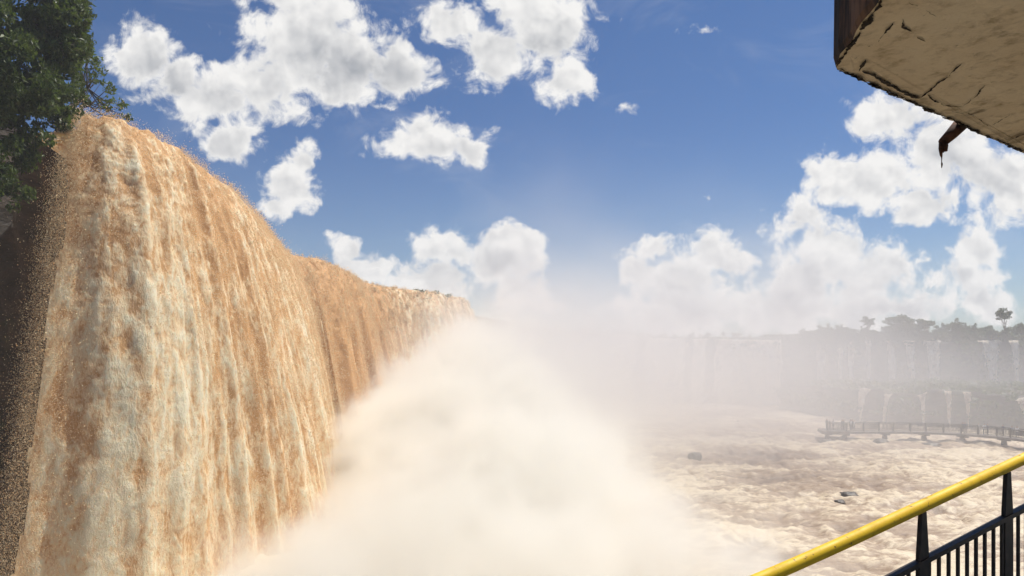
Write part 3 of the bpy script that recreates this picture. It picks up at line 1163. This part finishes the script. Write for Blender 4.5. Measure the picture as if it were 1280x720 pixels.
pp = random.Random(3)
for i in range(11):            # the crowd at the misty end
    q = line[0].lerp(line[9], pp.random()) + Vector((pp.uniform(-.8, .6), pp.uniform(-.5, 1.6), DECK + .25))
    k = pp.choice([0, 1, 1, 2])
    o = person(M['people'][k], q, pp.uniform(0, 6.28), pp.uniform(-1, 1))
    tag(o, 'tiny visitor standing in the crowd at the misty left end of the footbridge', 'person', 'visitors crowded at the footbridge end')
for x, k, lab in [(1203, 1, 'lone visitor in dark clothes at the middle of the footbridge'), (1206.5, 1, 'second dark visitor close beside the one at the bridge middle'),
                  (1222, 0, 'visitor in a pale shirt, first of the group on the right half of the footbridge'), (1232, 0, 'visitor in a pale shirt beside a dark one on the right half of the bridge'),
                  (1235, 1, 'visitor in dark clothes between pale shirted ones on the right of the bridge'), (1252, 1, 'dark clothed visitor by the last visible footbridge pier'),
                  (1271, 0, 'pale shirted visitor nearest the right edge of the picture on the footbridge'), (1264, 2, 'visitor in grey between the last pier and the right edge')]:
    j = min(range(len(line)), key=lambda i: abs(line[i].x / line[i].y * F + CX - x))
    o = person(M['people'][k], line[j] + Vector((0, pp.uniform(-.5, .5), DECK + .21)), pp.uniform(2, 4.2), pp.uniform(-1, 1))
    tag(o, lab, 'person', 'visitors along the footbridge')

# ------------------------------------------------------------------ the viewing platform's railing
def rp(x, y, D):
    return Vector(at(x, y, D))


RA = [rp(820, 775, 3.55), rp(900, 745, 3.68), rp(960, 720.5, 3.8), rp(1059, 676.5, 4.02), rp(1153, 632.5, 4.3), rp(1259, 583, 4.72), rp(1400, 518, 5.45), rp(1560, 452, 6.5)]
A_, B_ = RA[3], RA[5]
dr = Vector((B_.x - A_.x, B_.y - A_.y, 0)).normalized()
RAIL_DIR = (dr.x, dr.y)
FLOOR = EYE - 2.12
rail = empty('railing', (A_.x, A_.y, FLOOR))
tag(rail, 'dark steel railing with a thick yellow handrail across the lower right corner', 'railing')
rinv = Matrix.Translation(-Vector((A_.x, A_.y, FLOOR)))


def rpart(mb, name, mat, smooth=False, bevel=0.0):
    o = mb.build(name, mat, rail, smooth, bevel)
    o.matrix_parent_inverse = rinv
    return o


def spline(pts_, n=60):
    s_ = np.concatenate([[0], np.cumsum([(b - a).length for a, b in zip(pts_[:-1], pts_[1:])])])
    tt = np.linspace(0, s_[-1], n)
    P_ = np.array([[np.interp(t_, s_, [p[i] for p in pts_]) for i in range(3)] for t_ in tt])
    k = 9
    ker = np.hanning(k + 2)[1:-1]
    ker /= ker.sum()
    P2 = np.stack([np.convolve(np.pad(P_[:, i], k // 2, mode='reflect', reflect_type='odd'), ker, 'valid') for i in range(3)], 1)
    return [Vector(p) for p in P2]


rl = spline(RA, 80)


def rail_at(x):
    """point of the handrail axis seen at photo column x"""
    c = [p.x / p.y * F + CX for p in rl]
    i = max(1, min(len(rl) - 1, int(np.searchsorted(c, x))))
    t_ = (x - c[i - 1]) / (c[i] - c[i - 1])
    return rl[i - 1].lerp(rl[i], t_)


mb = MB()
mb.tube([p for p in rl], .0365, 20)
rpart(mb, 'handrail', M['yellow'], True)
LOWZ = .33
mb = MB()
low = [Vector((p.x, p.y, p.z - LOWZ)) for p in rl]
for a, b in zip(low[:-1], low[1:]):
    mb.bar(a, b + (b - a) * .01, .045, .03)
rpart(mb, 'lower_rail', M['dark paint'])
mb = MB()
for a, b in zip(rl[:-1], rl[1:]):
    mb.bar(Vector((a.x, a.y, FLOOR + .12)), Vector((b.x, b.y, FLOOR + .12)) + (b - a) * .01, .045, .03)
rpart(mb, 'bottom_rail', M['dark paint'])
side = Vector((-dr.y, dr.x, 0))


def post(x):
    c = rail_at(x)
    m_ = MB()
    top = c.z - .034
    prof = [(.022, top), (.024, top - .03), (.045, top - .26), (.047, top - .42), (.047, FLOOR)]
    vs_, fs_ = [], []
    for hw, z in prof:
        for sx, sy in ((-1, -1), (1, -1), (1, 1), (-1, 1)):
            p = Vector((c.x, c.y, z)) + dr * hw * sx + side * .014 * sy
            vs_.append(p)
    for i in range(len(prof) - 1):
        for k in range(4):
            k2 = (k + 1) % 4
            fs_.append((i * 4 + k, i * 4 + k2, i * 4 + 4 + k2, i * 4 + 4 + k))
    fs_ += [(3, 2, 1, 0), (16, 17, 18, 19)]
    m_.add(vs_, fs_)
    b = Vector((c.x, c.y, FLOOR))                       # foot plate
    m_.bar(b - dr * .09 + Vector((0, 0, .008)), b + dr * .09 + Vector((0, 0, .008)), .12, .016)
    return rpart(m_, 'post', M['dark paint'], bevel=.003)


for x in (1153, 1259, 1385):
    post(x)
# balusters
acc, last = 0, None
for i in range(1, 240):
    x = 1075 + i * 1.0
dist = 0.0
prev = rail_at(1000)
step = .098
xs_ = np.linspace(1000, 1420, 2600)
for x in xs_:
    c = rail_at(x)
    dist += (c - prev).length
    prev = c
    if dist >= step:
        dist -= step
        if min(abs(x - px_) for px_ in (1153, 1259, 1385)) < 6:
            continue
        mb = MB()
        mb.bar(Vector((c.x, c.y, FLOOR + .135)), Vector((c.x, c.y, c.z - LOWZ - .012)), .017, .017)
        rpart(mb, 'baluster', M['dark paint'])

# floor of the platform, below the picture
mb = MB()
edge = [Vector((p.x, p.y, 0)) + side * .12 for p in rl]
poly = [(p.x, p.y) for p in edge] + [(7, -4), (-3, -4), (-2.4, 2.2)]
n_ = len(poly)
mb.add([(x, y, FLOOR) for x, y in poly] + [(x, y, FLOOR - .3) for x, y in poly],
       [tuple(reversed(range(n_)))[::-1], tuple(range(n_, 2 * n_))[::-1]] + [(i, i + n_, (i + 1) % n_ + n_, (i + 1) % n_) for i in range(n_)])
fl = mb.build('platform_floor', M['floor'])
tag(fl, kind='structure')

# ------------------------------------------------------------------ concrete slab of the upper deck
HS = 1.2                                   # soffit over the eye
ZS = EYE + HS


def sp(x, y):
    D = HS * F / (HY - y)
    return Vector(((x - CX) / F * D, D, ZS))


pa, pb, pc = sp(1041, 85), sp(1280, 192), sp(1098, 0)
dab = (pb - pa).normalized()
dac = (pc - pa).normalized()
far = pa + dab * 7.5
near = pa + dac * 4.5
outl = []
rs = random.Random(9)


def run(a, b, n, jit):
    nrm = Vector((-(b - a).y, (b - a).x, 0)).normalized()
    return [a.lerp(b, i / n) + nrm * rs.uniform(-jit, jit) + Vector((0, 0, rs.uniform(0, jit))) for i in range(n)]


cA = [pa - dac * -.05, pa + (dab + dac) * .008, pa + dab * .05]
outl = run(far, pa + dab * .06, 190, .006) + [pa + dab * .03 + dac * .006, pa + dac * .03 + dab * .006] + run(pa + dac * .06, near, 60, .006)
outl += [near, Vector((near.x + 6.5, near.y + .5, ZS)), Vector((far.x + 1.5, near.y + 2, ZS))]
n_ = len(outl)
cen = sum(outl, Vector()) / n_
mb = MB()
mb.add(outl, [tuple(range(n_))], 0)
bot = [Vector((p.x, p.y, p.z + .001)) for p in outl]
topv = [Vector((p.x, p.y, ZS + .75)) for p in outl]
midv = [Vector((p.x, p.y, ZS + .03)) + (Vector((p.x, p.y, 0)) - Vector((cen.x, cen.y, 0))).normalized() * .012 for p in outl]
mb.add(bot + midv + topv, [(i, (i + 1) % n_, (i + 1) % n_ + n_, i + n_) for i in range(n_)] + [(i + n_, (i + 1) % n_ + n_, (i + 1) % n_ + 2 * n_, i + 2 * n_) for i in range(n_)], 1)
mb.add(topv, [tuple(reversed(range(n_)))], 1)


def crack(pix, wmax, density=1.0, seed=0):
    """a jagged dark fissure along photo points, 3 mm proud of the soffit"""
    r_ = random.Random(seed)
    ps = [sp(*p) for p in pix]
    path = []
    for a, b in zip(ps[:-1], ps[1:]):
        k = max(2, int((b - a).length / .012))
        path += [a.lerp(b, i / k) for i in range(k)]
    path.append(ps[-1])
    dirn = (ps[-1] - ps[0]).normalized()
    nr_ = Vector((-dirn.y, dirn.x, 0))
    L, Rr, wa = [], [], 0
    on = []
    for i, p in enumerate(path):
        q = .012 * (float(perlin(i * .21 + seed, 1.1, 2.2)) + .7 * float(perlin(i * .63 + seed, 4.1, .2)))
        wd = wmax * max(0.0, .35 + 1.5 * float(perlin(i * .13 + seed, 7.7, 1.2)) + r_.uniform(-.25, .3)) * min(1, i / 4, (len(path) - 1 - i) / 4 + .05)
        on.append(wd > .0006)
        L.append(p + nr_ * (q + wd) + Vector((0, 0, -.003)))
        Rr.append(p + nr_ * (q - wd * r_.uniform(.3, 1)) + Vector((0, 0, -.003)))
    nv = len(path)
    mb.add(L + Rr, [(i, i + 1, i + 1 + nv, i + nv) for i in range(nv - 1) if on[i] or on[i + 1]], 2)


def zp(x, y):
    return (960 + x * 320 / 1047, y * 320 / 1047)


crack([zp(440, 180), zp(480, 130), zp(520, 85)], .012, seed=1)
crack([zp(375, 285), zp(430, 305), zp(500, 345), zp(560, 375), zp(625, 400)], .013, seed=2)
crack([zp(375, 290), zp(400, 240)], .012, seed=3)
crack([zp(510, 350), zp(560, 380), zp(625, 402)], .02, seed=23)
crack([zp(625, 400), zp(680, 350), zp(735, 310), zp(795, 255)], .008, seed=4)
crack([zp(650, 385), zp(690, 415), zp(740, 432), zp(800, 435)], .009, seed=5)
crack([zp(800, 430), zp(840, 400), zp(890, 345), zp(940, 325)], .006, seed=6)
crack([zp(545, 70), zp(560, 105), zp(600, 145), zp(645, 170)], .009, seed=7)
crack([zp(575, 0), zp(630, 30), zp(690, 70)], .005, seed=8)
crack([zp(805, 455), zp(860, 480), zp(900, 515)], .006, seed=9)
crack([zp(870, 525), zp(920, 510), zp(990, 465)], .006, seed=10)
crack([zp(975, 580), zp(1035, 550), zp(1075, 535)], .011, seed=11)
crack([zp(752, 452), zp(780, 460)], .014, seed=12)
# the dark drip line that runs along both edges
def px_of(p):
    return (p.x / p.y * F + CX, HY - HS / p.y * F)


ins = (dab + dac) * .012
for k, (a, b, w_) in enumerate(((pa + ins, pa + dab * 5 + dac * .02, .016), (pa + ins, pa + dac * 2 + dab * .02, .018), (pa + ins * 1.8, pa + dab * 5 + dac * .045, .012))):
    crack([px_of(a), px_of(a.lerp(b, .3)), px_of(b)], w_, seed=40 + k)
slab = mb.build('concrete_slab', [M['slab'], M['slab side'], M['crack']])
tag(slab, 'stained ochre concrete deck slab with black cracks, jutting overhead at top right', 'slab')
# fix winding of the side faces
import bmesh
bm = bmesh.new()
bm.from_mesh(slab.data)
bmesh.ops.recalc_face_normals(bm, faces=[f_ for f_ in bm.faces if f_.material_index < 2])
bm.to_mesh(slab.data)
bm.free()

# rusty drain pipe
pr = empty('drain_pipe', sp(1204, 158) + Vector((0, 0, .02)))
tag(pr, 'broken rusty drain pipe with a dripping shred hanging from the concrete slab', 'pipe')
D0 = sp(1204, 158).y
q0, q1, q2 = Vector(at(1206, 150, D0 + .05)), Vector(at(1189, 168, D0 + .02)), Vector(at(1178.5, 178, D0))
pin = Matrix.Translation(-Vector(pr.location))
mb = MB()
mb.tube([q0, q1, q2], [.04, .031, .024], 12)
q3, q4, q5 = Vector(at(1177, 181, D0)), Vector(at(1180, 188, D0 - .01)), Vector(at(1181.5, 184, D0))
o = mb.build('pipe_stub', M['rust'], pr, True)
o.matrix_parent_inverse = pin
mb = MB()
mb.tube([q3 + Vector((0, 0, .012)), Vector(at(1175.6, 186, D0)), Vector(at(1176.4, 194, D0)), Vector(at(1177.2, 197, D0))], [.014, .010, .007, .003], 7)
mb.tube([Vector(at(1177.5, 178, D0)), Vector(at(1180.5, 183, D0)), Vector(at(1180.8, 188.5, D0)), Vector(at(1178.8, 190.5, D0))], [.02, .019, .014, .004], 7)
mb.tube([Vector(at(1177.2, 197, D0)), Vector(at(1177.0, 202, D0)), Vector(at(1177.4, 205, D0)), Vector(at(1177.1, 210, D0))], [.003, .002, .005, .002], 5)
o = mb.build('rust_shred', M['rust'], pr, True)
o.matrix_parent_inverse = pin


# ------------------------------------------------------------------ air: haze, gorge mist, plume
def vol_mat(name, colour, aniso=.2):
    m = bpy.data.materials.new(name)
    m.use_nodes = True
    t = NT(m.node_tree)
    out = t.n('ShaderNodeOutputMaterial')
    pv = t.n('ShaderNodeVolumePrincipled')
    pv.inputs['Color'].default_value = (*colour, 1)
    pv.inputs['Anisotropy'].default_value = aniso
    t.t.links.new(pv.outputs[0], out.inputs['Volume'])
    m.cycles.volume_sampling = 'DISTANCE'
    return m, t, pv


def box_obj(name, lo, hi, mat):
    x0, y0, z0 = lo
    x1, y1, z1 = hi
    m_ = MB()
    m_.add([(x0, y0, z0), (x1, y0, z0), (x1, y1, z0), (x0, y1, z0), (x0, y0, z1), (x1, y0, z1), (x1, y1, z1), (x0, y1, z1)],
           [(0, 3, 2, 1), (4, 5, 6, 7), (0, 1, 5, 4), (1, 2, 6, 5), (2, 3, 7, 6), (3, 0, 4, 7)])
    return m_.build(name, mat)


m, t, pv = vol_mat('thin haze', (.93, .95, 1.0), .1)
pv.inputs['Density'].default_value = .0007
hz = box_obj('haze', (-160, -30, -3), (420, 420, 62), m)
tag(hz, 'thin pale haze filling the air over the gorge', kind='stuff')


def hull(name, c, r_, mat, seed, zmin):
    """a closed lumpy mound"""
    n_, m_ = 48, 26
    th = np.linspace(0, 2 * np.pi, n_, endpoint=False)
    ph = np.linspace(0, np.pi, m_)
    TH, PH = np.meshgrid(th, ph)
    ux, uy, uz = np.cos(TH) * np.sin(PH), np.sin(TH) * np.sin(PH), np.cos(PH)
    k = 1 + .12 * fbm(ux * 2 + seed, uy * 2, uz * 2, 3)
    v_ = np.stack([c[0] + ux * r_[0] * k, c[1] + uy * r_[1] * k, np.maximum(c[2] + uz * r_[2] * k, zmin + .1 * uz)], -1)
    return mesh_np(name, v_.reshape(-1, 3), grid_faces(m_, n_, True)[:, ::-1], mat, None, True)


# gorge mist: fills the bowl beyond the rapids, thinning upwards and to the right
m, t, pv = vol_mat('gorge mist', (.86, .845, .845), .15)  # albedo greyed to stand in for cloud shade on the mist
geo = t.n('ShaderNodeTexCoord').outputs['Object']
x, y, z = t.sep(geo)
nz = t.noise(geo, .028, 3, .55)
hgt_ = t.lin(x, 5, 75, 34, 21)
hn = t.math('ADD', t.math('DIVIDE', z, hgt_), t.math('MULTIPLY', t.math('SUBTRACT', nz, .5), -1.5))
vert = t.smooth(hn, 1.15, .25)
dep = t.math('MULTIPLY', t.smooth(t.math('ADD', y, t.lin(x, 10, 60, 14, 0)), 66, 112), t.smooth(t.math('MULTIPLY_ADD', y, .045, x), -3, 9))
lat = t.lin(x, 22, 74, 1.05, .33)
dn = t.math('MULTIPLY', t.math('MULTIPLY', vert, dep), t.math('MULTIPLY', lat, .03))
t.put(pv.inputs['Density'], dn)
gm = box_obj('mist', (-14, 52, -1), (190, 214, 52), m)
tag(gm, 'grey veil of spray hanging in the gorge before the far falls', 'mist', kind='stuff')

# plume at the foot of the near falls
m, t, pv = vol_mat('spray plume', (1.0, .98, .925), .25)
geo = t.n('ShaderNodeTexCoord').outputs['Object']
x, y, z = t.sep(geo)
xc = t.lin(y, 40, 110, -4, -9)
wd_ = t.lin(y, 35, 110, 15.5, 14)
ht_ = t.lin(y, 28, 110, 3.5, 16.5)
ex = t.math('DIVIDE', t.math('SUBTRACT', x, xc), wd_)
ez = t.math('DIVIDE', z, ht_)
ey = t.math('ADD', t.smooth(y, 42, 24), t.smooth(y, 125, 165))
q = t.comb(ex, t.math('MULTIPLY', ey, 1.1), ez)
e = t.math('SUBTRACT', 1.0, t.vmath('LENGTH', q, out=1))
n1 = t.noise(geo, .085, 5, .52, .3)
e2 = t.math('ADD', e, t.math('MULTIPLY', t.math('SUBTRACT', n1, .5), 1.3))
n1b = t.noise(geo, .24, 3, .55, .4)
e2 = t.math('ADD', e2, t.math('MULTIPLY', t.math('SUBTRACT', t.math('ABSOLUTE', t.math('SUBTRACT', n1b, .5)), .1), -1.5))
e3 = t.math('SUBTRACT', e2, t.lin(ex, -1, .8, .16, -.22))
dn = t.math('MULTIPLY', t.smooth(e3, .0, .5), .36)
halo = t.math('MULTIPLY', t.smooth(e2, -.85, .3), t.smooth(ex, -.8, .3))
dn = t.math('ADD', dn, t.math('MULTIPLY', halo, .024))
t.put(pv.inputs['Density'], dn)
ysec = np.linspace(22, 168, 40)
th = np.linspace(0, 2 * np.pi, 40, endpoint=False)
YS, TH = np.meshgrid(ysec, th, indexing='ij')
endf = np.sqrt(np.clip(np.minimum((YS - 21.9) / 22, (168.1 - YS) / 40), 0, 1))
XC = np.interp(YS, [40, 110], [-4, -9])
WD = np.interp(YS, [35, 110], [15.5, 14]) * 1.9 * endf
HT = np.interp(YS, [28, 110], [3.5, 19]) * 1.6 * endf
kk = 1 + .08 * fbm(np.cos(TH) * 2, np.sin(TH) * 2, YS * .05, 2)
VX, VZ = XC + np.cos(TH) * WD * kk, np.maximum(np.sin(TH) * HT * kk, -.8 + .2 * np.sin(TH))
hv = np.stack([VX, YS, VZ], -1).reshape(-1, 3)
nv_ = len(hv)
hv = np.concatenate([hv, [[-.5, 21.5, .2], [-9, 168.5, .5]]])
fq = grid_faces(40, 40, True)
tri = []
for k in range(40):
    tri += [(nv_, k, (k + 1) % 40), (nv_ + 1, 39 * 40 + (k + 1) % 40, 39 * 40 + k)]
m_ = MB()
m_.add(hv, [tuple(q_) for q_ in fq] + tri)
m.cycles.volume_step_rate = .4
pl_ = m_.build('mist_plume', m)
bm = bmesh.new()
bm.from_mesh(pl_.data)
bmesh.ops.recalc_face_normals(bm, faces=bm.faces)
bm.to_mesh(pl_.data)
bm.free()
tag(pl_, 'bright cream plume of spray billowing up from the foot of the near falls', 'mist', kind='stuff')
